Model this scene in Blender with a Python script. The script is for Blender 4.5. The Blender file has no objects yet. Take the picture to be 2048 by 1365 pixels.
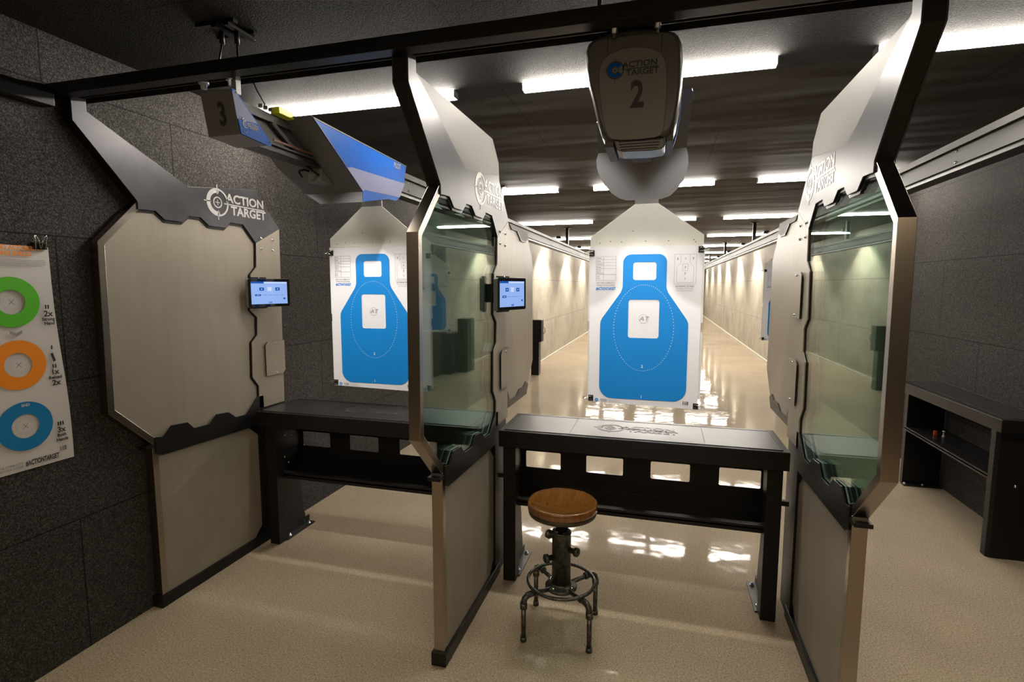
import bpy, bmesh, math, random
from mathutils import Vector, Matrix
from math import pi, sin, cos, radians as R
random.seed(7)
scene = bpy.context.scene
COL = scene.collection

# ------------------------------------------------------------------ camera
CAM = Vector((0.8825, -2.0316, 1.6908)); YAW, PITCH, ROLL, F = 0.2742, 0.1045, 0.0004, 1056.1
fw = Vector((-sin(YAW)*cos(PITCH), cos(YAW)*cos(PITCH), -sin(PITCH)))
rt = Vector((cos(YAW), sin(YAW), 0)); up = rt.cross(fw)
r2 = cos(ROLL)*rt + sin(ROLL)*up; u2 = -sin(ROLL)*rt + cos(ROLL)*up
cd = bpy.data.cameras.new('camera'); cam = bpy.data.objects.new('camera', cd); COL.objects.link(cam)
m = Matrix((r2, u2, -fw)).transposed().to_4x4(); m.translation = CAM
cam.matrix_world = m
cd.sensor_width = 36; cd.lens = F/2048*36; cd.clip_start = 0.05; cd.clip_end = 100
scene.camera = cam
# ------------------------------------------------------------------ world, exposure
w = bpy.data.worlds.new('world'); scene.world = w; w.use_nodes = True
w.node_tree.nodes['Background'].inputs[0].default_value = (0.02, 0.02, 0.022, 1)
w.node_tree.nodes['Background'].inputs[1].default_value = 0.5
vs = scene.view_settings
vs.view_transform = 'Standard'; vs.look = 'None'; vs.gamma = 1; vs.use_curve_mapping = False
vs.exposure = 0.0
LAMP = 125.0        # emission of the ceiling diffusers
BACK_FILL = 10.5     # emission of the fill panels added behind the shooters
SPOT = 230.0        # wall washers far down the range
scene.cycles.max_bounces = 8
scene.cycles.transparent_max_bounces = 24

# ------------------------------------------------------------------ dimensions (metres)
T = 0.05                      # thickness of a stall partition
XL, XR = -1.656, 3.197        # side walls
H = 2.757                     # ceiling
Y0, Y1, YC = -5.0, 32.0, 7.45 # room ends; concrete starts at YC
LANE = {1: 2.375, 2: 0.785, 3: -0.83}

# ------------------------------------------------------------------ materials
def mat(name, color=(.5,.5,.5), rough=.5, metal=0., emit=None, strength=0., spec=.5, coat=0.):
    m = bpy.data.materials.new(name); m.use_nodes = True
    b = m.node_tree.nodes['Principled BSDF']
    b.inputs['Base Color'].default_value = (*color, 1); b.inputs['Roughness'].default_value = rough
    b.inputs['Metallic'].default_value = metal; b.inputs['Specular IOR Level'].default_value = spec
    b.inputs['Coat Weight'].default_value = coat
    if emit:
        b.inputs['Emission Color'].default_value = (*emit, 1); b.inputs['Emission Strength'].default_value = strength
    return m
def nt(m): return m.node_tree, m.node_tree.nodes, m.node_tree.links, m.node_tree.nodes['Principled BSDF']
def coords(m, scale=(1,1,1), rot=(0,0,0)):
    t, n, l, b = nt(m)
    tc = n.new('ShaderNodeTexCoord'); mp = n.new('ShaderNodeMapping')
    mp.inputs['Scale'].default_value = scale; mp.inputs['Rotation'].default_value = rot
    l.new(tc.outputs['Object'], mp.inputs['Vector']); return mp.outputs['Vector']
def noise(m, vec, scale, detail=2, rough=.5):
    t, n, l, b = nt(m); x = n.new('ShaderNodeTexNoise')
    x.inputs['Scale'].default_value = scale; x.inputs['Detail'].default_value = detail; x.inputs['Roughness'].default_value = rough
    l.new(vec, x.inputs['Vector']); return x.outputs['Fac']
def ramp(m, fac, stops):
    t, n, l, b = nt(m); r = n.new('ShaderNodeValToRGB'); e = r.color_ramp.elements
    while len(e) < len(stops): e.new(.5)
    for i, (p, c) in enumerate(stops):
        e[i].position = p; e[i].color = (*c, 1) if len(c) == 3 else c
    l.new(fac, r.inputs[0]); return r.outputs[0]
def mult(m, a, bb, fac=1.0):
    t, n, l, b = nt(m); x = n.new('ShaderNodeMix'); x.data_type = 'RGBA'; x.blend_type = 'MULTIPLY'
    x.inputs[0].default_value = fac; l.new(a, x.inputs[6]); l.new(bb, x.inputs[7]); return x.outputs[2]
def bump(m, h, strength=.2, dist=.01):
    t, n, l, b = nt(m); x = n.new('ShaderNodeBump'); x.inputs['Strength'].default_value = strength
    x.inputs['Distance'].default_value = dist; l.new(h, x.inputs['Height']); l.new(x.outputs[0], b.inputs['Normal'])
def base(m, c): m.node_tree.links.new(c, m.node_tree.nodes['Principled BSDF'].inputs['Base Color'])
def brick(m, vec, w, h, mortar=.004, offset=.5):
    t, n, l, b = nt(m); x = n.new('ShaderNodeTexBrick'); x.offset = offset
    x.inputs['Scale'].default_value = 1; x.inputs['Brick Width'].default_value = w; x.inputs['Row Height'].default_value = h
    x.inputs['Mortar Size'].default_value = mortar; x.inputs['Mortar Smooth'].default_value = .3
    x.inputs['Color1'].default_value = (1,1,1,1); x.inputs['Color2'].default_value = (.88,.88,.88,1); x.inputs['Mortar'].default_value = (.25,.25,.25,1)
    l.new(vec, x.inputs['Vector']); return x.outputs['Color']
def swizzle(m, order, off=(0,0,0)):
    """object coordinates re-ordered so that the brick pattern lies on the surface"""
    t, n, l, b = nt(m); tc = n.new('ShaderNodeTexCoord'); s = n.new('ShaderNodeSeparateXYZ'); c = n.new('ShaderNodeCombineXYZ')
    l.new(tc.outputs['Object'], s.inputs[0])
    for i, a in enumerate(order):
        ad = n.new('ShaderNodeMath'); ad.operation = 'ADD'; ad.inputs[1].default_value = off[i]
        l.new(s.outputs['XYZ'.index(a)], ad.inputs[0]); l.new(ad.outputs[0], c.inputs[i])
    return c.outputs[0]

def rubber(name, order, off, light=1.0, bw=1.22, rh=.64):
    m = mat(name, rough=.85, spec=.25)
    v = coords(m)
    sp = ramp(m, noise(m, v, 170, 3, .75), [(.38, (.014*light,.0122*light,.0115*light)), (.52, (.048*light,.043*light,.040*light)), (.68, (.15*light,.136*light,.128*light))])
    lo = ramp(m, noise(m, v, 1.3, 3), [(.3, (.8,.78,.77)), (.7, (1,1,1))])
    br = brick(m, swizzle(m, order, off), bw, rh)
    base(m, mult(m, mult(m, sp, lo), br))
    bump(m, noise(m, v, 170, 2), .5, .004)
    return m
M = {}
M['rubber_wall'] = rubber('rubber_wall', 'YZX', (.94, .015, 0))
M['rubber_wall_x'] = rubber('rubber_wall_x', 'XZY', (0, .015, 0))
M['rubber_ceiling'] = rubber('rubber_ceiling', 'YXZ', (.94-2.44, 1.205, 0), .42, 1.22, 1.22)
# ceiling farther downrange: brown, creased
m = mat('range_ceiling', rough=.7, spec=.3); v = coords(m); vv = coords(m, (.3, 1.0, 1))
a = ramp(m, noise(m, v, 170, 3, .7), [(.35, (.020,.016,.0125)), (.65, (.060,.049,.039))])
b_ = ramp(m, noise(m, vv, 1.6, 3), [(.3, (.88,.87,.86)), (.7, (1.0,1.0,1.0))])
base(m, mult(m, mult(m, a, b_), brick(m, swizzle(m, 'XYZ', (1.205, -.94, 0)), 2.44, 3.16/3, .006))); bump(m, noise(m, vv, 1.8, 2), .25, .06); M['range_ceiling'] = m
# polished concrete floor
m = mat('polished_concrete', rough=.1, spec=.065); v = coords(m)
t_, n_, l_, bs = nt(m)
g1 = ramp(m, noise(m, v, 130, 3, .75), [(.30, (.15,.113,.075)), (.45, (.40,.325,.235)), (.60, (.50,.415,.31)), (.72, (.78,.68,.54))])
g2 = ramp(m, noise(m, v, .9, 5, .6), [(.3, (.80,.79,.77)), (.7, (1,1,1))])
base(m, mult(m, g1, g2))
rr = ramp(m, noise(m, v, 3.5, 4), [(.3, (.045,)*3), (.7, (.085,)*3)]); l_.new(rr, bs.inputs['Roughness'])
bump(m, noise(m, v, 4.5, 2), .11, .02); M['floor'] = m
# concrete walls of the range
m = mat('cast_concrete', rough=.75); v = coords(m)
c1 = ramp(m, noise(m, v, 1.5, 6, .65), [(.3, (.36,.325,.265)), (.55, (.50,.46,.385)), (.75, (.58,.54,.46))])
c2 = ramp(m, noise(m, v, 25, 4), [(.3, (.86,.86,.86)), (.7, (1,1,1))])
bk = brick(m, swizzle(m, 'YZX', (.4, .02, 0)), 2.44, .92, .008)
t_, n_, l_, bs = nt(m)
mixb = n_.new('ShaderNodeMix'); mixb.data_type = 'RGBA'; mixb.inputs[0].default_value = .5; mixb.inputs[6].default_value = (1,1,1,1); l_.new(bk, mixb.inputs[7])
base(m, mult(m, mult(m, c1, c2), mixb.outputs[2])); M['concrete'] = m
M['kerb'] = mat('kerb', (.62,.57,.48), .7)
M['black'] = mat('black_powder_coat', (.010,.009,.009), .38, spec=.3)
m = M['black']; bump(m, noise(m, coords(m), 900, 2), .08, .001)
M['black_satin'] = mat('black_satin', (.018,.017,.017), .22)
M['black_top'] = mat('black_bench_mat', (.020,.019,.020), .36, spec=.4)
m = M['black_top']; bump(m, noise(m, coords(m), 700, 2), .15, .001)
m = mat('beige_panel', (.40,.36,.30), .42, spec=.4); v = coords(m, (1, 6, 1))
base(m, ramp(m, noise(m, v, 3, 3), [(.3, (.30,.262,.208)), (.7, (.325,.285,.228))])); M['beige'] = m
m = mat('gunmetal_plate', (.34,.335,.345), .38, .55, spec=.25); v = coords(m)
base(m, ramp(m, noise(m, v, 5, 4), [(.35, (.055,.053,.058)), (.65, (.072,.070,.074))])); M['gunmetal'] = m
M['satin_plate'] = mat('satin_plate', (.15,.143,.134), .55, .15, spec=.2)
m = mat('brushed_stainless', (.38,.335,.285), .24, 1.0); v = coords(m, (1, 1, .15))
t_, n_, l_, bs = nt(m)
M['steel'] = m
M['dark_steel'] = mat('dark_steel', (.040,.036,.033), .4, .5)
M['logo_steel'] = mat('logo_steel', (.42,.41,.40), .45, .3)
M['logo_dark'] = mat('logo_dark', (.03,.03,.033), .5)
M['chrome'] = mat('chrome', (.8,.8,.8), .15, 1.0)
M['zinc'] = mat('zinc', (.55,.58,.62), .3, 1.0)
m = mat('aluminium', (.10,.097,.093), .55, .15, spec=.3); M['alu'] = m
M['grey_paint'] = mat('grey_paint', (.185,.185,.19), .38, .2)
M['grey_light'] = mat('grey_light', (.27,.265,.26), .4, .2)
M['shell'] = mat('carrier_shell', (.105,.10,.095), .33, .2)
M['face'] = mat('carrier_face', (.165,.16,.152), .4, .1)
M['blue'] = mat('blue_gloss', (.0,.085,.40), .45, 0, spec=.08)
M['print_blue'] = mat('print_blue', (.0,.235,.68), .5)
M['paper'] = mat('paper', (.83,.83,.86), .55); m = M['paper']; bump(m, noise(m, coords(m), 7, 2), .12, .01)
M['cream'] = mat('cream_plastic', (.76,.76,.70), .45)
M['silver_blue'] = mat('silver_panel', (.20,.21,.33), .5, .0, spec=.1)
M['ink'] = mat('ink', (.03,.03,.035), .6); M['ink_grey'] = mat('ink_grey', (.30,.30,.31), .6)
M['print_green'] = mat('print_green', (.09,.50,.01), .5); M['print_orange'] = mat('print_orange', (.90,.27,.005), .5)
M['print_poster_blue'] = mat('print_poster_blue', (.0,.20,.47), .5)
M['poster_paper'] = mat('poster_paper', (.66,.63,.61), .5)
m = mat('oak_seat', (.3,.12,.03), .2, coat=1.0); v = coords(m, (1, 1, 1))
t_, n_, l_, bs = nt(m)
g_ = ramp(m, noise(m, coords(m, (60, 3, 3)), 1.0, 4, .6), [(.3, (.17,.062,.012)), (.55, (.25,.098,.020)), (.75, (.29,.118,.027))])
base(m, mult(m, g_, ramp(m, noise(m, v, 9, 3), [(.3, (.8,.76,.72)), (.7, (1,1,1))]))); M['oak'] = m
m = mat('aged_iron', (.10,.095,.085), .42, .85); v = coords(m)
base(m, ramp(m, noise(m, v, 45, 5, .7), [(.3, (.035,.033,.03)), (.6, (.15,.145,.125)), (.8, (.25,.24,.21))])); bump(m, noise(m, v, 120, 3), .3, .002); M['iron'] = m
M['rim'] = mat('seat_rim', (.10,.085,.07), .4, .7)
M['yellow'] = mat('yellow_plastic', (.62,.68,.01), .4)
M['orange'] = mat('orange_plastic', (.75,.12,.02), .5)
M['brown'] = mat('brown_strip', (.16,.06,.03), .5)
M['white'] = mat('white_plastic', (.8,.8,.78), .5)
M['lamp'] = mat('lamp_diffuser', (.9,.9,.9), .5, emit=(1.0, .93, .83), strength=LAMP)
M['back_fill'] = mat('back_fill_diffuser', (.9,.9,.9), .5, emit=(1.0, .80, .55), strength=BACK_FILL)
M['screen'] = mat('screen_lit', (.02,.02,.02), .12, emit=(.33,.52,1.0), strength=.85)
M['screen_hi'] = mat('screen_white', (.02,.02,.02), .12, emit=(.62,.75,1.0), strength=.9)
M['screen_lo'] = mat('screen_blue', (.01,.02,.05), .12, emit=(.0,.10,.50), strength=.7)
M['bezel'] = mat('bezel', (.006,.006,.008), .06)
# laminated glass: mirror share by Fresnel, rest passes through with a green tint
def glass(name, tint):
    m = bpy.data.materials.new(name); m.use_nodes = True; n = m.node_tree.nodes; l = m.node_tree.links; n.clear()
    o = n.new('ShaderNodeOutputMaterial'); mx = n.new('ShaderNodeMixShader'); tr = n.new('ShaderNodeBsdfTransparent'); gl = n.new('ShaderNodeBsdfGlossy')
    fr = n.new('ShaderNodeFresnel'); ge = n.new('ShaderNodeNewGeometry'); ma = n.new('ShaderNodeMath')
    ma.operation = 'MULTIPLY_ADD'; ma.inputs[1].default_value = 1/1.52-1.52; ma.inputs[2].default_value = 1.52
    l.new(ge.outputs['Backfacing'], ma.inputs[0]); l.new(ma.outputs[0], fr.inputs[0])
    tr.inputs[0].default_value = (*tint, 1); gl.inputs[0].default_value = (.96,.98,.97,1); gl.inputs['Roughness'].default_value = 0.0
    l.new(fr.outputs[0], mx.inputs[0]); l.new(tr.outputs[0], mx.inputs[1]); l.new(gl.outputs[0], mx.inputs[2]); l.new(mx.outputs[0], o.inputs[0])
    return m
M['glass'] = glass('green_glass', (.77,.875,.83))
M['glass_edge'] = mat('glass_edge', (.20,.26,.26), .3)

# ------------------------------------------------------------------ mesh helpers
def curve_to_mesh(cu):
    o = bpy.data.objects.new('tmp', cu); COL.objects.link(o)
    dg = bpy.context.evaluated_depsgraph_get(); dg.update()
    me = bpy.data.meshes.new_from_object(o.evaluated_get(dg))
    bpy.data.objects.remove(o); bpy.data.curves.remove(cu)
    return me
def text_mesh(s, size=1.0, bold=0.0, extrude=0.0, align='CENTER', spacing=1.0, shear=0.0):
    cu = bpy.data.curves.new('t', 'FONT'); cu.body = s; cu.size = size; cu.offset = bold; cu.extrude = extrude
    cu.align_x = align; cu.align_y = 'CENTER'; cu.space_character = spacing; cu.shear = shear; cu.resolution_u = 3
    return curve_to_mesh(cu)
AX = {'x': lambda a, p, q: (a, p, q), 'y': lambda a, p, q: (p, a, q), 'z': lambda a, p, q: (p, q, a)}
def rrect(x0, x1, z0, z1, r, n=5):
    o = []
    for cx, cz, a0 in ((x1-r, z1-r, 0), (x0+r, z1-r, 90), (x0+r, z0+r, 180), (x1-r, z0+r, 270)):
        for i in range(n+1):
            a = R(a0 + 90*i/n); o.append((cx+r*cos(a), cz+r*sin(a)))
    return o
def circ(cx, cy, r, n=32, a0=0, a1=360):
    return [(cx+r*cos(R(a0+(a1-a0)*i/n)), cy+r*sin(R(a0+(a1-a0)*i/n))) for i in range(n if a1-a0 == 360 else n+1)]
class MB:
    def __init__(s): s.v = []; s.f = []; s.m = []; s.s = []; s.mats = []
    def mi(s, m):
        if isinstance(m, str): m = M[m]
        if m not in s.mats: s.mats.append(m)
        return s.mats.index(m)
    def add(s, vs_, fs, m, smooth=False):
        k = len(s.v); s.v += [tuple(x) for x in vs_]; i = s.mi(m)
        for f in fs: s.f.append([k+j for j in f]); s.m.append(i); s.s.append(smooth)
        return s
    def box(s, x0, x1, y0, y1, z0, z1, m):
        P = [(x, y, z) for z in (z0, z1) for y in (y0, y1) for x in (x0, x1)]
        return s.add(P, [(0,2,3,1), (4,5,7,6), (0,1,5,4), (2,6,7,3), (0,4,6,2), (1,3,7,5)], m)
    def prism(s, poly, ax, a0, a1, m, side=None):
        """closed polygon pushed along an axis; side = material of the rim"""
        n = len(poly); f = AX[ax]
        P = [f(a0, *p) for p in poly] + [f(a1, *p) for p in poly]
        s.add(P, [tuple(range(n))[::-1], tuple(range(n, 2*n))], m)
        return s.add(P, [(i, (i+1) % n, n+(i+1) % n, n+i) for i in range(n)], side or m)
    def holed(s, outer, holes, ax, a0, a1, m):
        cu = bpy.data.curves.new('h', 'CURVE'); cu.dimensions = '2D'; cu.fill_mode = 'BOTH'; cu.extrude = abs(a1-a0)/2
        for ring in [outer]+holes:
            sp = cu.splines.new('POLY'); sp.points.add(len(ring)-1); sp.use_cyclic_u = True
            for i, p in enumerate(ring): sp.points[i].co = (p[0], p[1], 0, 1)
        me = curve_to_mesh(cu); f = AX[ax]; mid = (a0+a1)/2
        P = [f(mid+v.co.z, v.co.x, v.co.y) for v in me.vertices]
        return s.add(P, [tuple(p.vertices) for p in me.polygons], m)
    def flat(s, poly, ax, a, m):
        return s.add([AX[ax](a, *p) for p in poly], [tuple(range(len(poly)))], m)
    def ring(s, cx, cy, r0, r1, ax, a0, a1, m, n=40, b0=0, b1=360):
        f = AX[ax]; full = (b1-b0 == 360); k = n if full else n+1; P = []
        for i in range(k):
            t = R(b0+(b1-b0)*i/n)
            for r, a in ((r0, a0), (r1, a0), (r1, a1), (r0, a1)): P.append(f(a, cx+r*cos(t), cy+r*sin(t)))
        F = []
        for i in range(n):
            j = (i+1) % k
            for q in range(4): F.append((4*i+q, 4*i+(q+1) % 4, 4*j+(q+1) % 4, 4*j+q))
        return s.add(P, F, m)
    def tube(s, path, r, m, n=12, caps=True, closed=False):
        path = [Vector(p) for p in path]; rr = r if isinstance(r, (list, tuple)) else [r]*len(path)
        P = []; ref = None; N = len(path)
        for i, p in enumerate(path):
            if closed: d = path[(i+1) % N]-path[i-1]
            else: d = path[min(i+1, N-1)]-path[max(i-1, 0)]
            d.normalize()
            if ref is None: ref = Vector((0,0,1)) if abs(d.z) < .9 else Vector((1,0,0))
            a = d.cross(ref).normalized(); b = a.cross(d); ref = b
            for k in range(n):
                t = 2*pi*k/n; P.append(p + rr[i]*(cos(t)*a + sin(t)*b))
        F = []; L = N if closed else N-1
        for i in range(L):
            j = (i+1) % N
            for k in range(n): F.append((i*n+k, i*n+(k+1) % n, j*n+(k+1) % n, j*n+k))
        s.add(P, F, m, True)
        if caps and not closed:
            s.add(P[:n], [tuple(range(n))[::-1]], m); s.add(P[-n:], [tuple(range(n))], m)
        return s
    def lathe(s, prof, c, m, ax='z', n=32):
        """profile of (radius, height) turned about an axis through c"""
        P = []; k = len(prof)
        for i in range(n):
            t = 2*pi*i/n
            for r, h in prof:
                if ax == 'z': P.append((c[0]+r*cos(t), c[1]+r*sin(t), c[2]+h))
                elif ax == 'y': P.append((c[0]+r*cos(t), c[1]+h, c[2]+r*sin(t)))
                else: P.append((c[0]+h, c[1]+r*cos(t), c[2]+r*sin(t)))
        F = [(i*k+j, ((i+1) % n)*k+j, ((i+1) % n)*k+j+1, i*k+j+1) for i in range(n) for j in range(k-1)]
        return s.add(P, F, m, True)
    def text(s, body, size, org, u, v, m, bold=0., extrude=0., align='CENTER', sx=1., shear=0., spacing=1.):
        me = text_mesh(body, size, bold, extrude, align, spacing, shear)
        org, u, v = Vector(org), Vector(u).normalized(), Vector(v).normalized(); w_ = u.cross(v)
        P = [org + u*(p.co.x*sx) + v*p.co.y + w_*p.co.z for p in me.vertices]
        return s.add(P, [tuple(p.vertices) for p in me.polygons], m)
    def build(s, name, parent=None, bevel=0., seg=2, fix=True):
        me = bpy.data.meshes.new(name)
        off = root_loc(parent) if parent else Vector((0,0,0))
        me.from_pydata([Vector(p)-off for p in s.v], [], s.f)
        for x in s.mats: me.materials.append(x)
        for i, p in enumerate(me.polygons): p.material_index = s.m[i]; p.use_smooth = s.s[i]
        bm = bmesh.new(); bm.from_mesh(me)
        bmesh.ops.remove_doubles(bm, verts=bm.verts, dist=1e-6)
        if fix: bmesh.ops.recalc_face_normals(bm, faces=bm.faces)
        bm.to_mesh(me); bm.free()
        o = bpy.data.objects.new(name, me); COL.objects.link(o)
        if parent: o.parent = parent
        if bevel:
            b = o.modifiers.new('bevel', 'BEVEL'); b.width = bevel; b.segments = seg; b.limit_method = 'ANGLE'; b.angle_limit = R(40)
        return o
def root_loc(o):
    v = Vector((0,0,0))
    while o: v += o.location; o = o.parent
    return v
def tag(o, label=None, cat=None, group=None, kind=None):
    if label: o['label'] = label
    if cat: o['category'] = cat
    if group: o['group'] = group
    if kind: o['kind'] = kind
    return o
def thing(name, loc, label, cat, group=None):
    o = bpy.data.objects.new(name, None); o.empty_display_size = .1; COL.objects.link(o); o.location = loc
    return tag(o, label, cat, group)
def copy_tree(o, parent=None):
    c = o.copy(); COL.objects.link(c)
    if parent: c.parent = parent
    for ch in list(o.children): copy_tree(ch, c)
    return c

# company mark: roundel with crosshair, two words and a rule. Drawn in a (u, v) frame, 1 unit = overall width
def logo(mb, org, u, v, wd, m_ring, m_text, m_fill=None, ex=.001):
    org, u, v = Vector(org), Vector(u).normalized(), Vector(v).normalized(); w_ = u.cross(v)
    def arc(r0, r1, b0, b1, mt, h=1.0):
        n = 30; P = []; F = []
        for i in range(n+1):
            t = R(b0+(b1-b0)*i/n)
            for r in (r0, r1):
                for e in (0, ex*h): P.append(org + u*(cx+r*cos(t))*wd + v*(r*sin(t))*wd + w_*e)
        for i in range(n):
            a = 4*i; b = a+4
            F += [(a+1, a+3, b+3, b+1), (a, b, b+2, a+2), (a+2, b+2, b+3, a+3), (a, a+1, b+1, b)]
        mb.add(P, F, mt)
    def bar(x0, x1, y0, y1, mt):
        P = [org + u*x*wd + v*y*wd + w_*e for e in (0, ex) for x, y in ((x0,y0), (x1,y0), (x1,y1), (x0,y1))]
        mb.add(P, [(0,1,2,3), (4,5,6,7), (0,1,5,4), (1,2,6,5), (2,3,7,6), (3,0,4,7)], mt)
    cx = -.33
    if m_fill: arc(.075, .145, 30, 330, m_fill, .6)
    arc(.15, .172, 0, 360, m_ring); arc(.115, .15, 80, 280, m_ring) if not m_fill else None
    arc(.055, .07, 0, 360, m_ring)
    bar(cx-.21, cx-.10, -.006, .006, m_ring); bar(cx-.006, cx+.006, .10, .215, m_ring); bar(cx-.006, cx+.006, -.215, -.10, m_ring)
    bar(cx-.035, cx+.035, -.005, .005, m_ring); bar(cx-.005, cx+.005, -.035, .035, m_ring)
    bar(cx+.10, .48, -.008, .006, m_text)
    mb.text('ACTION', .155*wd, org+u*.14*wd+v*.072*wd, u, v, m_text, .004*wd, ex, sx=1.12)
    mb.text('TARGET', .155*wd, org+u*.19*wd-v*.078*wd, u, v, m_text, .004*wd, ex, sx=1.08)

# ------------------------------------------------------------------ the room
def struct(mb, name, **k): return tag(mb.build(name, **k), kind='structure')
struct(MB().box(XL-.2, XR+.2, Y0-.2, Y1+.2, -.15, 0, 'floor'), 'floor')
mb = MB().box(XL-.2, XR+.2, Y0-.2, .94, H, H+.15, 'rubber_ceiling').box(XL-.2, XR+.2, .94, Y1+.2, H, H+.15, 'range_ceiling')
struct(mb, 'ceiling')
for nm, x0, x1 in (('wall_left', XL-.2, XL), ('wall_right', XR, XR+.2)):
    struct(MB().box(x0, x1, Y0-.2, YC, 0, H, 'rubber_wall').box(x0, x1, YC, Y1+.2, 0, H, 'concrete'), nm)
struct(MB().box(XL, XR, Y0-.2, Y0, 0, H, 'rubber_wall_x'), 'wall_back')
struct(MB().box(XL, XR, Y1, Y1+.2, 0, H, 'rubber_wall_x'), 'wall_front')
struct(MB().box(XL, XL+.03, YC, Y1, 0, .035, 'kerb'), 'trim_1'); struct(MB().box(XR-.03, XR, YC, Y1, 0, .035, 'kerb'), 'trim_2')

# ------------------------------------------------------------------ ceiling lights
def light_unit(x0, x1, y):
    o = bpy.data.objects.new('ceiling_light', None); COL.objects.link(o); o.location = ((x0+x1)/2, y, H)
    MB().prism([(y+.002, H), (y+.012, H), (y+.012, H-.036), (y+.002, H-.035)], 'x', x0, x1, 'grey_paint').box(x0, x0+.006, y-.046, y+.002, H-.034, H, 'grey_light')\
        .box(x1-.006, x1, y-.046, y+.002, H-.034, H, 'grey_light').build('housing', o)
    MB().prism([(y-.045, H-.002), (y-.045, H-.012), (y-.034, H-.030), (y+.002, H-.035), (y+.002, H-.002)], 'x', x0+.006, x1-.006, 'lamp').build('diffuser', o)
    return o
ROWS = [.84+3.05*i for i in range(10)]
ordn = ['nearest', 'second', 'third', 'fourth', 'fifth', 'sixth', 'seventh', 'eighth', 'ninth', 'tenth']
side = ['left', 'middle', 'right']
for k, (x0, x1) in enumerate(((-1.52, -.24), (.14, 1.38), (1.78, 3.06))):
    l0 = light_unit(x0, x1, ROWS[0])
    for i, y in enumerate(ROWS):
        o = l0 if i == 0 else copy_tree(l0)
        o.location.y = y
        tag(o, 'glowing linear ceiling light, %s one in the %s row from the shooting stalls' % (side[k], ordn[i]), 'light', 'linear ceiling lights over the range')
# unseen fill panels added over the waiting side to brighten the stall fronts
for k, x in enumerate((-.75, .8, 2.35)):
    o = thing('added_fill_panel', (x, -3.6, H), 'added dim warm fill panel behind the stalls, %s of three' % side[k], 'light', 'added fill panels over the waiting side')
    MB().box(x-.52, x+.52, -4.12, -3.08, H-.02, H, 'grey_light').build('housing', o)
    MB().box(x-.5, x+.5, -4.1, -3.1, H-.024, H-.02, 'back_fill').build('diffuser', o)
# wall washers down the range
wy = [9.45+3.05*i for i in range(7)]
for s_, (xw, nm) in enumerate(((XL+.36, 'left'), (XR-.36, 'right'))):
    for i, y in enumerate(wy):
        o = thing('downlight', (xw, y, H), 'small round downlight washing the %s concrete wall, %s from the stalls' % (nm, ordn[i]), 'light', 'wall washing downlights')
        MB().lathe([(.055, 0), (.055, -.05), (.042, -.05), (.042, -.02), (0, -.02)], (xw, y, H), 'black', n=20).build('housing', o)
        ld = bpy.data.lights.new('spot', 'SPOT'); ld.energy = SPOT; ld.spot_size = R(108); ld.spot_blend = .35; ld.shadow_soft_size = .03; ld.color = (1, .9, .74)
        lo_ = bpy.data.objects.new('lamp', ld); COL.objects.link(lo_); lo_.parent = o; lo_.location = (0, 0, -.06)
        lo_.rotation_euler = (0, R(5) if s_ == 0 else R(-5), 0)

# ------------------------------------------------------------------ stall partitions
ZZ_TOP = [(.01,2.062), (.08,2.066), (.106,2.067), (.155,2.028), (.262,2.029), (.306,2.066), (.38,2.067), (.432,2.028), (.550,2.028), (.588,2.063), (.690,2.061), (.790,1.957)]
TOP_PLATE = [(-.262,2.51), (-.262,2.405), (.012,2.10), (.012,2.062)] + ZZ_TOP[1:] + [(1.008,2.070), (.80,2.289), (.305,2.222), (-.198,2.46), (-.198,2.51)]
BACK_PLATE = [(-.198,2.505), (-.198,2.474), (.76,2.474), (.868,2.372), (.885,2.25), (1.008,2.072), (.85,2.10), (.3,2.14), (.25,2.2), (-.1,2.36), (-.215,2.44)]
EDGE = [(.790,1.957), (.783,1.806), (.730,1.757), (.716,1.534), (.770,1.488), (.763,1.376), (.712,1.332), (.705,1.110), (.756,1.046), (.752,.93)]
BAND_TOP = [(.018,.915), (.062,.906), (.112,.953), (.212,.945), (.253,.902), (.358,.898), (.408,.943), (.498,.935), (.552,.892), (.640,.888), (.742,.98)]
WING = [(1.015,2.066), (1.50,2.060), (1.69,1.85), (1.70,1.15), (1.49,.94), (1.02,.945)]
POST = [(0,.0), (0,.885), (-.204,1.088), (-.192,1.892), (.012,2.10), (-.262,2.405), (-.262,2.51)]
def strip(path, d):
    """band of width d to the right (inner side) of a polyline in the (y, z) plane, with mitred joints"""
    out = []; n = len(path)
    for i in range(n):
        p = Vector(path[i]); ns = []
        if i > 0: a = (p-Vector(path[i-1])).normalized(); ns.append(Vector((a.y, -a.x)))
        if i < n-1: a = (Vector(path[i+1])-p).normalized(); ns.append(Vector((a.y, -a.x)))
        k = sum(ns, Vector((0, 0))).normalized(); c = k.dot(ns[0]); out.append(tuple(p+k*d/c))
    return out
def post_piece(mb, i0, i1, X, m, d=.032):
    inner = strip(POST, d)
    for i in range(i0, i1):
        mb.prism([POST[i], POST[i+1], inner[i+1], inner[i]], 'x', X-T, X, m)
def screws(parent, X, pts, out=1, name='rivet', r=.0085):
    for (y, z) in pts:
        MB().lathe([(0, out*.007), (r*.55, out*.006), (r*.95, out*.002), (r, 0)], (X, y, z), 'chrome', 'x', 14).build(name, parent)
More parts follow.
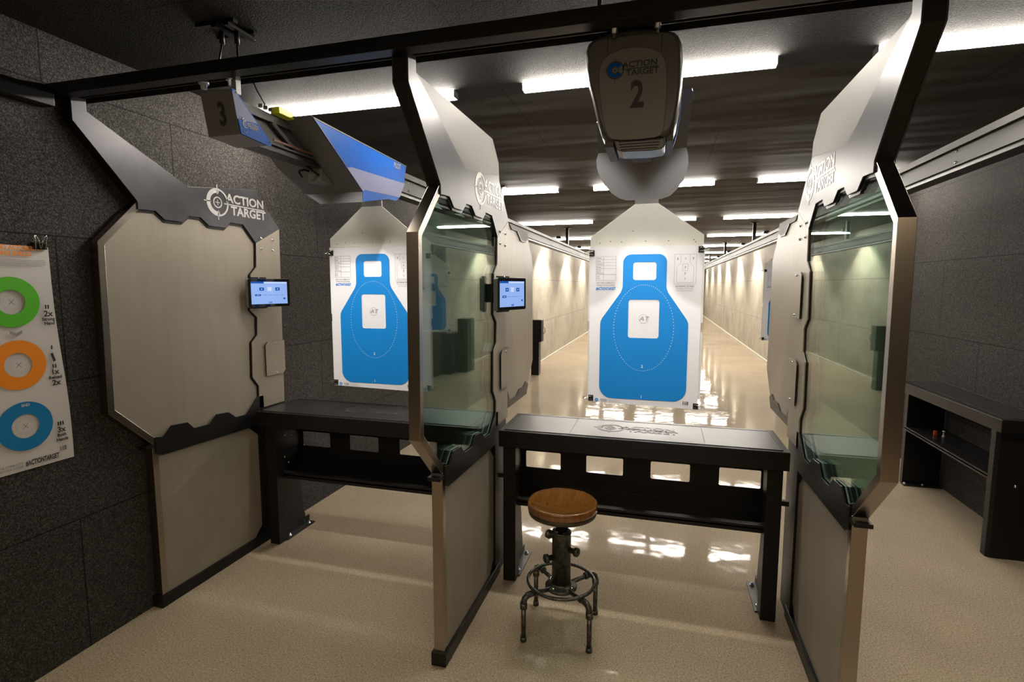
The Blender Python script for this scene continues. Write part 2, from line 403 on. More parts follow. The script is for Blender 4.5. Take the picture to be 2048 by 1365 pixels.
def partition(X, kind, label):
    o = thing('stall_partition', (X, 0, 0), label, 'partition', 'shooting stall partitions')
    mb = MB(); post_piece(mb, 0, 1, X, 'steel'); mb.build('lower_front_post', o, .0015)
    mb = MB(); post_piece(mb, 1, 4, X, 'steel'); mb.build('front_post', o, .0015)
    mb = MB(); post_piece(mb, 4, 6, X, 'black'); mb.build('upper_front_post', o, .0015)
    MB().box(X-T-.004, X+.004, -.035, .055, .862, .878, 'black').build('post_collar', o, .001)
    # plates on both faces
    f = [(X+.0005, X+.0065, 1), (X-T-.0065, X-T-.0005, -1)]
    mb = MB()
    for a, b, s in f: mb.prism(TOP_PLATE, 'x', a, b, 'gunmetal')
    tp = mb.build('top_plate', o, .001)
    if kind == 'glass': MB().prism(BACK_PLATE, 'x', X-T*.78, X-T*.22, 'satin_plate').build('backing_plate', o, .001)
    for a, b, s in f:
        mb = MB(); logo(mb, (b if s > 0 else a, .655 , 2.168), (0, s, 0), (0, 0, 1), .46, 'logo_steel', 'logo_steel', ex=.0012); mb.build('emblem', tp)
    # lower band, pillar, channel
    band = BAND_TOP + [(.790, .98), (.79, .80), (.660,.797), (.05,.812), (.018,.83)]
    mb = MB()
    for a, b, s in f: mb.prism(band, 'x', a, b, 'black')
    mb.build('lower_band', o, .001)
    pil = EDGE + [(.752,.90), (.985,.90), (1.008,2.068)]
    mb = MB()
    for a, b, s in f: mb.prism(pil, 'x', a, b, 'beige')
    pl = mb.build('pillar_cover', o, .001)
    MB().prism([(.80,.0), (.80,1.95), (.98,2.04), (.96,.0)], 'x', X-T, X, 'dark_steel').build('pillar_core', o)
    riv = [(.835,1.992), (.94,1.989), (.833,1.925), (.935,1.922)]
    screws(pl, X+.0065, riv); screws(pl, X-T-.0065, riv, -1)
    MB().prism([(.735,.0), (.735,.80), (.79,.80), (.79,.97), (.812,.97), (.812,0)], 'x', X-T-.006, X+.006, 'black').build('rear_post', o, .001)
    MB().box(X-T-.010, X+.010, -.012, .815, .0, .062, 'black').build('base_channel', o, .002)
    MB().prism([(.030,.062), (.030,.815), (.655,.80), (.738,.73), (.735,.12), (.672,.06)], 'x', X-T+.006, X-.006, 'beige').build('lower_panel', o, .001)
    MB().prism([(.0335,.062), (.0335,.83), (.75,.83), (.75,.05), (.66,.05)], 'x', X-T+.012, X-.012, 'black').build('panel_backing', o)
    # opening: solid panel or glass
    inner = strip(POST, .030)
    octo = [inner[1], inner[2], inner[3], inner[4]]
    body = octo + [(.05,2.085), (.66,2.085), (.80,1.965)] + [(y+.012, z) for y, z in EDGE[1:-1]] + [(.77,.93), (.64,.86), (.05,.86)]
    gap = [(p[0]-.010, p[1]) for p in EDGE]
    gk = gap + [(.775,.93)] + [(p[0]+.03, p[1]) for p in EDGE[::-1]]
    mb = MB().prism(gk, 'x', X-T+.002, X-.001, 'black')
    zt = [(y, z-.012) for y, z in ZZ_TOP]; mb.prism(zt + [(.80,2.0), (.80,2.09), (.02,2.09)], 'x', X-T+.002, X-.001, 'black')
    mb.build('gasket', o)
    if kind == 'panel':
        MB().prism(body, 'x', X-T+.006, X-.006, 'beige').build('main_panel', o)
    else:
        # glass sheets follow the zigzag of the band and stand on it
        for x0, dy in ((X-.012, .012), (X-T+.006, .030)):
            low = [(y, z+.002) for y, z in BAND_TOP[1:-1]]
            gp = octo[1:] + [(.05,2.085), (.66,2.085), (.80,1.965)] + [(y+.006, z) for y, z in EDGE[1:-1]] + [(.752,.985)] + low[::-1] + [(.03,.925)]
            gm = MB().prism(gp, 'x', x0, x0+.006, 'glass')
            gm.v = [(p[0]+.005-.0105*(p[1]+.15), p[1], p[2]) if X > 1 else (p[0]-.003+.007*(p[1]+.15), p[1], p[2]) for p in gm.v]
            gm.build('glass_pane', o)
            ed = [(.03,.925)] + low + [(.752,.985)] + [(y+.006, z) for y, z in EDGE[1:-1][::-1]]
            mb = MB()
            for p, q in zip(ed[:-1], ed[1:]):
                d = (Vector(q)-Vector(p)).normalized(); nn = Vector((-d.y, d.x))*.002
                mb.prism([p, q, (q[0]-nn.x, q[1]-nn.y), (p[0]-nn.x, p[1]-nn.y)], 'x', x0-.0005, x0+.0065, 'glass_edge')
            mb.build('pane_edge', o)
        mb = MB().prism([(y, z) for y, z in BAND_TOP] + [(.79,.98), (.79,.80), (.02,.80)], 'x', X-T+.014, X-.014, 'black')
        mb.build('band_core', o)
        MB().prism(WING, 'x', X-T+.010, X-.010, 'beige').build('rear_wing', o, .001)
        mb = MB(); mk = MB()
        for a, b in ((X-.010, X-.004), (X-T+.004, X-T+.010)):
            mb.prism([(1.06,2.062), (1.50,2.061), (1.545,2.012), (1.46,1.985), (1.345,1.985), (1.255,2.032), (1.12,2.032)], 'x', a, b, 'satin_plate')
            mk.prism([(1.03,.942), (1.028,1.045), (1.075,.985), (1.22,.978), (1.30,1.010), (1.405,1.005), (1.47,1.03), (1.545,.998), (1.49,.938)], 'x', a, b, 'dark_steel')
            mb.prism([(1.245,2.028), (1.255,2.032), (1.345,1.985), (1.46,1.985), (1.46,1.978), (1.34,1.978)], 'x', a-.001, b+.001, 'black')
        mb.build('upper_corner_bracket', o); mk.build('lower_corner_bracket', o)
    # small cover plates
    for s, a in ((1, X+.0065), (-1, X-T-.0065)):
        zs = [(1.10, 1.322)]
        if s < 0: zs.append((1.53, 1.757))
        if s < 0 and kind == 'panel': continue
        for z0, z1 in zs:
            cp = MB().prism([(.815,z0), (.975,z0), (.995,z0+.02), (.995,z1), (.835,z1), (.815,z1-.02)], 'x', a+s*.006, a+s*.012, 'beige', 'dark_steel')\
                .box(min(a, a+s*.006), max(a, a+s*.006), .84, .95, z0+.02, z1-.02, 'black').build('cover_plate', pl, .0008)
            screws(cp, a+s*.012, [(.905, z1-.015), (.905, z0+.016)], s, 'screw', .006)
    return o
partition(-1.6, 'panel', 'stall partition fixed along the dark left wall, with a solid beige panel instead of glass')
partition(0, 'glass', 'glazed partition standing between the two shooting stalls, left of the stool')
partition(1.6, 'glass', 'glazed partition on the right edge of the stall that holds the stool')

# ------------------------------------------------------------------ overhead beams
mb = MB().box(XL+.001, XR-.001, -.318, -.262, 2.494, 2.541, 'black')
ob = mb.build('overhead_beam', None, .002); tag(ob, 'long black steel beam running across the top of all the stall partitions', 'beam')
mb = MB().box(XL+.001, XR-.001, -.196, -.150, 2.540, 2.544, 'dark_steel').box(XL+.001, XR-.001, -.198, -.194, 2.516, 2.544, 'dark_steel').box(XL+.001, XR-.001, -.152, -.148, 2.512, 2.544, 'gunmetal')
tag(mb.build('strut_channel'), 'thin slotted steel channel just behind the big overhead beam', 'channel')
tag(MB().box(XL+.001, XL+.06, -4.9, -.325, 2.440, 2.505, 'black').build('wall_beam', None, .002), 'black beam fixed along the left wall, running from the corner towards the viewer', 'beam')
o = thing('ceiling_bracket', (-.87, -.12, H), 'black crossed bracket on the ceiling above the first lane carrier, with two cables', 'bracket')
MB().box(-.985, -.795, -.185, -.160, H-.014, H, 'black').box(-.985, -.795, -.075, -.05, H-.014, H, 'black').build('crossbar', o, .001)
MB().box(-.90, -.875, -.19, -.04, H-.026, H-.014, 'black').build('side_bar', o, .001); MB().box(-.84, -.815, -.19, -.04, H-.026, H-.014, 'black').build('side_bar', o, .001)
for i, (x, y, dx) in enumerate(((-.892, -.145, -.012), (-.835, -.125, .03))):
    mb = MB().tube([(x, y, H-.02), (x, y, H-.075)], .010, 'black', 10).tube([(x, y, H-.07), (x+dx*.3, y-.01, H-.12), (x+dx, y-.03, 2.53)], .004, 'black', 8)
    tag(mb.build('hanging_cable'), 'black cable dropping from the ceiling bracket to the beam, %s one' % side[2*i], 'cable', 'cables under the ceiling bracket')
for i, (x, y, dx) in enumerate(((.66, -.20, .0), (.70, -.20, -.045), (.95, -.2, 0))):
    mb = MB().tube([(x, y, H), (x+dx*.5, y-.01, 2.66), (x+dx, y-.01, 2.54)], .0045, 'black', 8)
    tag(mb.build('hanging_cable'), 'thin black cable above carrier 2, %s of three' % ['leftmost', 'slanting middle one', 'rightmost'][i], 'cable', 'cables above carrier 2')

# added fill spots to brighten the targets, hidden behind the beam beside each carrier
TARGET_FILL = 54
for lane, tx, ty in ((3, -.845, .916), (2, .792, .988)):
    for s_, nm in ((-1, 'left'), (1, 'right')):
        x = tx+s_*.46; o = thing('target_fill_spot', (x, -.20, 2.57), 'small added fill spotlight behind the overhead beam, %s of the carrier marked %d' % (nm, lane), 'light', 'added fill spots behind the beam')
        d = Vector((tx-x, ty+.125, 1.30-2.585)).normalized(); p = Vector((x, -.125, 2.585))
        MB().tube([p-d*.02, p+d*.03], .018, 'black', 16).build('barrel', o); MB().tube([p+d*.0301, p+d*.0315], .015, 'lamp', 16).build('lens', o)
        MB().box(x-.012, x+.012, -.262, -.12, 2.546, 2.553, 'black').box(x-.008, x+.008, -.15, -.138, 2.553, 2.585, 'black').build('clamp', o)
        ld = bpy.data.lights.new('target_fill', 'SPOT'); ld.energy = TARGET_FILL; ld.spot_size = R(44); ld.spot_blend = .6; ld.shadow_soft_size = .02; ld.color = (1, .95, .89)
        lo_ = bpy.data.objects.new('lamp', ld); COL.objects.link(lo_); lo_.parent = o; lo_.location = p+d*.036-o.location; lo_.rotation_euler = d.to_track_quat('-Z', 'Y').to_euler()

# ------------------------------------------------------------------ carrier rails
def rail(lane, y0, label):
    c = LANE[lane]; o = thing('carrier_rail', (c, 0, 2.36), label, 'rail', 'target carrier rails'); y1 = 30.0
    MB().box(c-.045, c+.045, y0, y1, 2.432, 2.440, 'alu').box(c-.045, c-.038, y0, y1, 2.405, 2.432, 'alu').box(c+.038, c+.045, y0, y1, 2.405, 2.432, 'alu').build('top_flange', o)
    MB().box(c-.022, c-.016, y0, y1, 2.318, 2.432, 'alu').box(c+.016, c+.022, y0, y1, 2.318, 2.432, 'alu').build('web', o)
    MB().box(c-.045, c+.045, y0, y1, 2.310, 2.318, 'alu').box(c-.045, c+.045, y0, y1, 2.282, 2.296, 'dark_steel').box(c-.03, c+.03, y0, y1, 2.296, 2.310, 'alu').build('bottom_flange', o)
    for y in (3.6, 7.85, 12.1, 16.35, 20.6, 24.85):
        h = MB().box(c-.025, c+.025, y-.025, y+.025, 2.44, H, 'dark_steel').box(c-.06, c+.06, y-.05, y+.05, H-.008, H, 'dark_steel').build('hanger_post', o)
    for y in (1.35, 2.0, 3.1, 4.4, 6.2):
        for dz in (2.336, 2.392):
            for e in (1, -1): MB().lathe([(0,e*.006), (.005,e*.005), (.008,0)], (c+e*.022, y, dz), 'chrome', 'x', 10).build('bolt', o)
    return o
r3 = rail(3, -.20, 'aluminium carrier rail over the left lane, beginning at the grey box marked 3')
rl2 = rail(2, -.02, 'aluminium carrier rail over the middle lane, behind the rounded head marked 2')
r1 = rail(1, -.3, 'aluminium carrier rail over the right lane, sloping past the dark right wall')
# head box of rail 3
x0, x1 = -.872, -.722
hb = MB().prism([(-.292,2.440), (-.270,2.443), (-.105,2.290), (-.112,2.272), (-.262,2.280)], 'x', x0, x1, 'grey_paint').build('head_box', r3, .0015)
MB().prism([(-.296,2.441), (-.279,2.441), (-.089,2.289), (-.091,2.278), (-.106,2.273), (-.257,2.283)], 'x', x1+.0005, x1+.004, 'blue')\
    .prism([(-.294,2.430), (-.282,2.438), (-.166,2.345), (-.275,2.335)], 'x', x1+.004, x1+.0045, 'silver_blue').build('side_plate', hb)
mb = MB(); n_f = Vector((0, -1, 0)); mb.text('3', .118, (-.785, -.2775, 2.352), (1, 0, 0), Vector((0, -.184, .983)), 'ink', .0035, .0006, sx=.62); mb.build('numeral', hb)
mb = MB(); logo(mb, (x1+.005, -.205, 2.325), (0, 1, 0), (0, 0, 1), .085, 'ink_grey', 'ink_grey', ex=.0004); mb.build('emblem', hb)
screws(hb, x1+.004, [(-.278,2.430), (-.252,2.342), (-.235,2.295), (-.105,2.287)], 1, 'screw', .0045)
MB().box(-.76, -.738, -.25, -.225, 2.44, 2.51, 'grey_light').build('hanger_bar', r3)
for x in (-.905, -.77): MB().lathe([(0,-.03), (.012,-.03), (.013,-.012), (.02,-.012), (.02,0), (0,0)], (x, -.238, 2.505), 'zinc', 'z', 12).build('hanger_bolt', r3)
MB().tube([(-.735,-.17,2.53), (-.72,-.16,2.48), (-.70,-.14,2.43), (-.715,-.13,2.425)], .003, 'black', 8).build('cable', r3)
yb = MB().box(-.79, -.745, -.0, .10, 2.44, 2.468, 'yellow').build('limit_switch', r3, .002)
MB().box(-.785, -.75, .10, .13, 2.445, 2.462, 'orange').build('end_cap', yb)
for y in (-.03,-.06,-.09): MB().lathe([(0,.014), (.008,.012), (.009,0)], (-.765, y, 2.44), 'chrome', 'z', 10).build('knob', r3)
MB().box(-.782, -.778, .0, .30, 2.325, 2.335, 'brown').build('belt_strip', r3)
MB().prism([(.02,2.41), (.16,2.33), (.14,2.32), (.0,2.40)], 'x', -.80, -.786, 'alu').build('diagonal_brace', r3)
# rounded head of rail 2
c2 = .775
OUT = [(.617,2.463), (.625,2.486), (.645,2.500), (.677,2.511), (.725,2.516), (.775,2.517), (.825,2.512), (.866,2.502), (.900,2.491), (.915,2.478), (.925,2.456), (.930,2.40), (.929,2.321), (.924,2.27), (.915,2.21), (.905,2.180), (.893,2.170), (.875,2.165), (.818,2.160), (.76,2.160), (.719,2.165), (.69,2.172), (.676,2.186), (.66,2.235), (.646,2.29), (.629,2.35), (.619,2.41)]
def loft(mb, poly, sections, m, cap0=True, cap1=True):
    n = len(poly); cx = sum(p[0] for p in poly)/n; cz = sum(p[1] for p in poly)/n; P = []
    for y, s, dz in sections: P += [(cx+(p[0]-cx)*s, y, cz+(p[1]-cz)*s+dz) for p in poly]
    F = [(k*n+i, k*n+(i+1) % n, (k+1)*n+(i+1) % n, (k+1)*n+i) for k in range(len(sections)-1) for i in range(n)]
    mb.add(P, F, m, True)
    if cap0: mb.add(P[:n], [tuple(range(n))], m)
    if cap1: mb.add(P[-n:], [tuple(range(n))[::-1]], m)
mb = MB(); loft(mb, OUT, [(-.212, .90, 0), (-.208, .94, 0), (-.198, .975, 0), (-.18, .995, 0), (-.15, 1.0, 0), (-.09, 1.0, 0)], 'shell')
hd = mb.build('head_shell', rl2)
mb = MB(); loft(mb, OUT, [(-.09, 1.012, 0), (-.02, 1.02, .0), (.06, .98, 0), (.10, .9, 0)], 'blue'); mb.build('rear_shell', rl2)
PAN = [(.666,2.385), (.670,2.405), (.682,2.425), (.704,2.440), (.74,2.449), (.777,2.451), (.81,2.446), (.844,2.434), (.862,2.422), (.874,2.40), (.880,2.364), (.882,2.30), (.880,2.245), (.875,2.19), (.868,2.172), (.85,2.166), (.798,2.163), (.74,2.165), (.71,2.171), (.699,2.18), (.688,2.21), (.678,2.26), (.669,2.32)]
pn = MB().prism(PAN, 'y', -.2165, -.211, 'face').build('face_panel', rl2, .002)
mb = MB(); logo(mb, (.773, -.2168, 2.385), (1,0,0), (0,0,1), .165, 'ink', 'ink', 'blue', ex=.0006); mb.build('emblem', pn)
mb = MB(); mb.text('2', .115, (.790, -.2170, 2.300), (1,0,0), (0,0,1), 'ink', .0035, .0006, sx=.75); mb.build('numeral', pn)
mb = MB()
for x in (.693, .862): mb.box(x-.0008, x+.0008, -.2125, -.19, 2.43, 2.505, 'black')
mb.build('panel_joint', hd)
gr = MB().prism([(.716,2.168), (.876,2.166), (.882,2.142), (.872,2.132), (.84,2.128), (.744,2.130), (.728,2.137)], 'y', -.205, -.10, 'shell').build('vent_housing', rl2, .003)
mb = MB()
for k in range(4): mb.box(.732+.003*k, .868-.003*k, -.2065, -.2045, 2.160-.0085*k, 2.1635-.0085*k, 'black')
mb.build('vent_slots', gr)
MB().box(.687, .716, -.19, .02, 2.150, 2.172, 'alu').box(.884, .906, -.19, .02, 2.158, 2.21, 'alu').build('side_bracket', rl2, .001)
for x in (.714, .848): MB().lathe([(0,-.036), (.010,-.036), (.010,-.006), (.021,-.006), (.022,0), (0,.002)], (x, -.225, 2.53), 'zinc', 'z', 16).lathe([(.005,0),(.005,-.05)], (x, -.225, 2.53), 'zinc', 'z', 10).build('hanger_bolt', rl2)

# ------------------------------------------------------------------ trolleys with their hoods and target hangers
def trolley(lane, dy, style, label):
    c = LANE[lane]; o = thing('target_trolley', (c, .5+dy, 2.3), label, 'trolley', 'target trolleys on the rails'); D = dy
    sl = lambda y: 2.446-.646*(y-.093)
    if style == 'angular':
        # front shield: slanted plate with a short upright lip (drawn as x, y along the slope)
        front = [(-.768,.087), (-.800,.108), (-.826,.150), (-.83,.205), (-.87,.23), (-1.02,.225), (-1.035,.33), (-.993,.499), (-.650,.499), (-.650,.093)]
        off = c+.83
        P = [(x+off, y+D, sl(y)) for x, y in front]; Q = [(x+off, y+D+.005, sl(y)+.008-.004) for x, y in front]; n = len(P)
        mb = MB().add(P+Q, [tuple(range(n)), tuple(range(n, 2*n))[::-1]] + [(i, (i+1) % n, n+(i+1) % n, n+i) for i in range(n)], 'grey_paint')
        lip = [(-.993,sl(.499)), (-.650,sl(.499)), (-.650,2.131), (-.908,2.131)]
        mb.prism([(x+off, z) for x, z in lip], 'y', D+.499, D+.504, 'grey_paint')
        mb.build('front_shield', o)
        xs = off-.650
        MB().prism([(.093,2.446), (.499,2.183), (.499,2.131), (.77,2.186+.0), (.86,2.19), (.905,2.215), (.968,2.309), (1.005,2.422)], 'x', xs, xs+.004, 'blue')\
            .build('side_panel', o, .0008)
        MB().prism([(.36,2.277), (.395,2.288), (.976,2.311), (.912,2.219), (.517,2.196), (.499,2.186)], 'x', xs+.004, xs+.0045, 'silver_blue').build('stripe', o)
        mb = MB()
        mb.prism([(.093,2.446), (.499,2.183), (.499,2.131), (.503,2.131), (.503,2.185), (.099,2.447)], 'x', xs+.0041, xs+.0055, 'alu')
        mb.prism([(.093,2.446), (1.005,2.422), (1.005,2.417), (.105,2.440)], 'x', xs+.0041, xs+.0055, 'alu'); mb.build('edge_trim', o)
        mb = MB(); mb.text('PILOT', .045, (xs+.0052, .885, 2.395), (0,1,0), (0,0,1), 'ink_grey', .0006, .0005, sx=.7); mb.build('lettering', o)
        MB().prism([(.52,2.19), (.52,2.42), (1.0,2.42), (.96,2.31), (.90,2.22)], 'x', off-.99, off-.986, 'grey_paint').build('far_side_panel', o)
        mb = MB().box(off-.985, xs, D+.55, D+.90, 2.205, 2.210, 'grey_paint'); mb.build('under_tray', o)
        neck_y = .93+D; zneck = 2.20; cc = c-.015
        mb = MB().tube([(-.885+off, .30+D, 2.262), (-.86+off, .31+D, 2.27), (-.84+off, .32+D, 2.262)], .006, 'black', 8).tube([(-.89+off,.305+D,2.262), (-.88+off,.32+D,2.235)], .005, 'black', 8)\
            .tube([(-.835+off,.29+D,2.285), (-.80+off,.345+D,2.245)], .005, 'black', 8); mb.build('hook', o)
    else:
        off = c-.785
        upper = [(.971,.130), (.975,.14), (.978,.17), (.970,.30), (.968,.369), (.600,.369), (.607,.231), (.64,.20), (.70,.19), (.86,.19), (.90,.16), (.93,.13)]
        P = [(x+off, y+D, sl(y)) for x, y in upper]; Q = [(x+off, y+D+.004, sl(y)+.005) for x, y in upper]; n = len(P)
        mb = MB().add(P+Q, [tuple(range(n)), tuple(range(n, 2*n))[::-1]] + [(i, (i+1) % n, n+(i+1) % n, n+i) for i in range(n)], 'grey_paint')
        lowp = [(.968,sl(.369)), (.975,2.24), (.978,2.212), (.974,2.18), (.962,2.145), (.938,2.112), (.905,2.083), (.87,2.072), (.72,2.072), (.690,2.082), (.655,2.105), (.625,2.14), (.603,2.175), (.592,2.21), (.590,2.24), (.600,sl(.369))]
        P = [(x+off, D+.369+(sl(.369)-z)*.35, z) for x, z in lowp]; Q = [(p[0], p[1]+.006, p[2]) for p in P]; n = len(P)
        mb.add(P+Q, [tuple(range(n)), tuple(range(n, 2*n))[::-1]] + [(i, (i+1) % n, n+(i+1) % n, n+i) for i in range(n)], 'grey_paint')
        mb.build('front_shield', o)
        for x in (.645, .925): MB().box(off+x-.002, off+x+.002, D+.46, D+.70, 2.19, 2.30, 'grey_light').build('side_panel', o)
        neck_y = 1.0+D; zneck = 2.16; cc = c+.008
    nw = .068 if style == 'angular' else .062
    hg = MB().box(cc-nw, cc+nw, neck_y-.004, neck_y+.004, zneck-.03, zneck+.10, 'grey_light').build('neck', o)
    zb = 1.906 if style != 'angular' else 1.93
    zc = zb+.055; zt = zneck-.025
    MB().prism([(cc-nw, zt), (cc+nw, zt), (cc+.302, zc), (cc+.302, zb), (cc-.302, zb+.002), (cc-.302, zc)], 'y', neck_y-.006, neck_y-.001, 'cream').build('hanger_plate', o, .001)
    mb = MB()
    for dx, dz in ((-.25,.022), (-.19,.030), (-.13,.026), (0,.028), (.12,.028), (.25,.030), (-.07,.085), (.26,.018)):
        mb.lathe([(0,0), (.0028,0)], (cc+dx, neck_y-.0066, zb+dz), 'ink', 'y', 8)
    mb.build('bullet_mark', o, fix=False)
    mb = MB().box(c-.04, c+.04, D+.35, D+.9, 2.215, 2.28, 'grey_light')
    mb.build('carriage', o, .003)
    return o, cc, neck_y, zb
t3 = trolley(3, 0, 'angular', 'angular grey hooded trolley with a blue side reading PILOT, over the left lane')
t2 = trolley(2, 0, 'round', 'grey trolley with a rounded shield, behind the head marked 2')
t1 = trolley(1, 4.02, 'round', 'trolley far down the right lane, mostly hidden behind the right partition')

# ------------------------------------------------------------------ targets
def binder_clip(x, y, z, d, label, rot=0, n=(0,-1,0)):
    """clip gripping a sheet edge; d = +1 handles point to +x, -1 to -x"""
    o = thing('binder_clip', (x, y, z), label, 'clip', 'binder clips')
    b = MB().add([(x-d*.022, y-.004, z-.016), (x-d*.022, y-.004, z+.016), (x+d*.006, y-.009, z+.016), (x+d*.006, y-.009, z-.016),
                  (x-d*.022, y+.008, z-.016), (x-d*.022, y+.008, z+.016), (x+d*.006, y+.012, z+.016), (x+d*.006, y+.012, z-.016)],
                 [(0,1,2,3), (4,7,6,5), (2,6,7,3), (1,5,6,2), (0,3,7,4)], 'black_satin').build('body', o)
    for s in (-1, 1):
        yy = y + (.002 if s > 0 else -.010)
        MB().tube([(x-d*.016, yy, z-.010), (x+d*.010, yy+s*.002, z-.006), (x+d*.030, yy+s*.004, z-.004), (x+d*.036, yy+s*.004, z), (x+d*.030, yy+s*.004, z+.004), (x+d*.010, yy+s*.002, z+.006), (x-d*.016, yy, z+.010)], .0013, 'chrome', 6).build('handle', o)
    return o
def target(cx, y, zt, lane_txt, holder):
    """cardboard-like backer, printed sheet and clips; zt = top edge"""
    hh = .895; hw = .300
    b = zt-hh
    bk = MB().prism([(cx-.307,zt+.0), (cx+.311,zt-.035), (cx+.311,b+.478), (cx+.302,b+.478), (cx+.302,b+.428), (cx+.312,b+.428), (cx+.312,b+.058), (cx-.306,b+.02), (cx-.306,b+.428), (cx-.300,b+.428), (cx-.300,b+.475), (cx-.308,b+.475)], 'y', y+.004, y+.010, 'cream').build('backer_board')
    tag(bk, 'white backer board behind the blue silhouette sheet %s' % lane_txt, 'board', 'target backer boards')
    p = thing('paper_target', (cx, y, b), 'white paper target with a big blue silhouette %s' % lane_txt, 'target', 'blue silhouette targets')
    nx, nz = 10, 14; P = []; F = []
    for j in range(nz+1):
        for i in range(nx+1):
            u_, v_ = i/nx, j/nz
            x = cx-hw+2*hw*u_; z = b+.012*(1-u_)*(1-v_)+hh*v_
            e = max(0, abs(u_-.5)-.42)*12
            P.append((x, y+.0015*sin(v_*9+cx)*e, z))
    for j in range(nz):
        for i in range(nx): a = j*(nx+1)+i; F.append((a, a+1, a+nx+2, a+nx+1))
    MB().add(P, F, 'paper', True).build('sheet', p, fix=False)
    yp = y-.0022; g = MB(); sil = []
    z = lambda q: b+(q-1.012)                       # heights were measured on a sheet whose lower edge is at 1.012
    w1, w2 = .117, .238
    left = [(w1, z(1.690)), (.119,z(1.674)), (.128,z(1.652)), (.20,z(1.548)), (.228,z(1.508)), (.236,z(1.49)), (w2,z(1.47))]
    top = [( w1-.045+.045*sin(R(a)), z(1.818)+.045*cos(R(a))) for a in range(0, 91, 15)]
    bot = [( w2-.072+.072*cos(R(a)), z(1.122)-.072*sin(R(a))) for a in range(0, 91, 10)]
    rh = top + left + bot
    poly = [(cx+x, zz) for x, zz in rh] + [(cx-x, zz) for x, zz in rh[::-1]]
    ell = [(cx+.162*cos(2*pi*i/90), z(1.455)+.240*sin(2*pi*i/90)) for i in range(90)]
    box1 = rrect(cx-.062, cx+.062, z(1.722), z(1.820), .014); box2 = rrect(cx-.083, cx+.083, z(1.400), z(1.614), .014)
    cu = MB().holed(poly, [box1, box2], 'y', yp, yp+.0004, 'print_blue')
    cu.build('silhouette', p, fix=False)
    mb = MB()
    for i in range(0, 90):
        a, c_ = ell[i], ell[(i+1) % 90]
        mx, mz = (a[0]*.72+c_[0]*.28), (a[1]*.72+c_[1]*.28)
        d = Vector((mx-a[0], mz-a[1])).normalized()*.0; n_ = Vector((-(mz-a[1]), mx-a[0])).normalized()*.0013
        mb.flat([(a[0]+n_.x, a[1]+n_.y), (mx+n_.x, mz+n_.y), (mx-n_.x, mz-n_.y), (a[0]-n_.x, a[1]-n_.y)], 'y', yp-.0006, 'paper')
    U, V = (1,0,0), (0,0,1)
    mb.text('2', .022, (cx-.002, yp-.0006, z(1.240)), U, V, 'paper', .0004)
    mb.text('1', .022, (cx-.002, yp-.0006, z(1.066)), U, V, 'paper', .0004)
    mb.build('dashed_ring', p, fix=False)
    mb = MB(); yq = y-.0016
    def line(x0, z0, x1, z1, t=.0006, m='ink_grey'):
        if x0 == x1: mb.flat([(x0-t, z0), (x0+t, z0), (x0+t, z1), (x0-t, z1)], 'y', yq, m)
        else: mb.flat([(x0, z0-t), (x1, z0-t), (x1, z0+t), (x0, z0+t)], 'y', yq, m)
    # score table, upper left
    xa, xb, xc = cx-.266, cx-.224, cx-.156; rows = [1.853,1.836,1.820,1.803,1.786,1.754,1.720]
    for r_ in rows: line(xa, z(r_), xc, z(r_))
    for x in (xa, xb, xc): line(x, z(1.720), x, z(1.853))
    for s_, zz in (('Name', 1.8445), ('Date', 1.828), ('Location', 1.8115), ('Range', 1.7945)):
        mb.text(s_, .0105, (xa+.003, yq, z(zz)), U, V, 'ink_grey', .0001, align='LEFT')
    for s_, zz in (('Weapon', 1.779), ('Type &', 1.770), ('Ammunition', 1.761), ('Total', 1.742), ('Score', 1.732)):
        mb.text(s_, .0085, (xa+.003, yq, z(zz)), U, V, 'ink_grey', .0001, align='LEFT', sx=.9)
    mb.text('JOIN THE COMMUNITY', .0105, (cx-.211, yq, z(1.706)), U, V, 'ink_grey', .0001, sx=.95)
    mb.text('SHARE YOUR SCORES', .0105, (cx-.211, yq, z(1.693)), U, V, 'ink_grey', .0001, sx=.97)
    mb.text('#ACTIONTARGET', .0215, (cx-.210, yq, z(1.674)), U, V, 'print_blue', .0007, sx=.62)
    mb.build('score_table', p, fix=False); mb = MB()
    # scoring zones, upper right
    X0 = cx+.212
    for x in (X0-.056, X0+.056): line(x, z(1.700), x, z(1.860))
    for q in (1.700, 1.860): line(X0-.056, z(q), X0+.056, z(q))
    for dx in (-.023, .023): line(X0+dx, z(1.815), X0+dx, z(1.857)); line(X0+dx*1.9, z(1.708), X0+dx*1.9, z(1.79))
    line(X0-.044, z(1.708), X0+.044, z(1.708))
    for dx in (-1, 1):
        p0, p1 = (X0+dx*.023, z(1.815)), (X0+dx*.044, z(1.79)); mb.flat([p0, (p0[0]+.001, p0[1]), (p1[0]+.001, p1[1]), p1], 'y', yq, 'ink_grey')
    for x in (X0-.014, X0+.014): line(x, z(1.773), x, z(1.808))
    for q in (1.773, 1.808): line(X0-.014, z(q), X0+.014, z(q))
    for s_, dx, q in (('0', -.040, 1.835), ('1', 0, 1.836), ('0', .040, 1.837), ('3', 0, 1.790), ('2', 0, 1.757), ('1', 0, 1.728)):
        mb.text(s_, .017, (X0+dx, yq, z(q)), U, V, 'ink', .0004, sx=.7)
    mb.text('SCORING ZONES', .0145, (X0, yq, z(1.687)), U, V, 'ink_grey', .0003, sx=.85)
    mb.text('5 zones are scored from', .0095, (X0, yq, z(1.675)), U, V, 'ink_grey', 0, sx=.95)
    mb.text('0 to 3 for each round', .0095, (X0, yq, z(1.664)), U, V, 'ink_grey', 0, sx=.95)
    mb.build('scoring_diagram', p, fix=False); mb = MB()
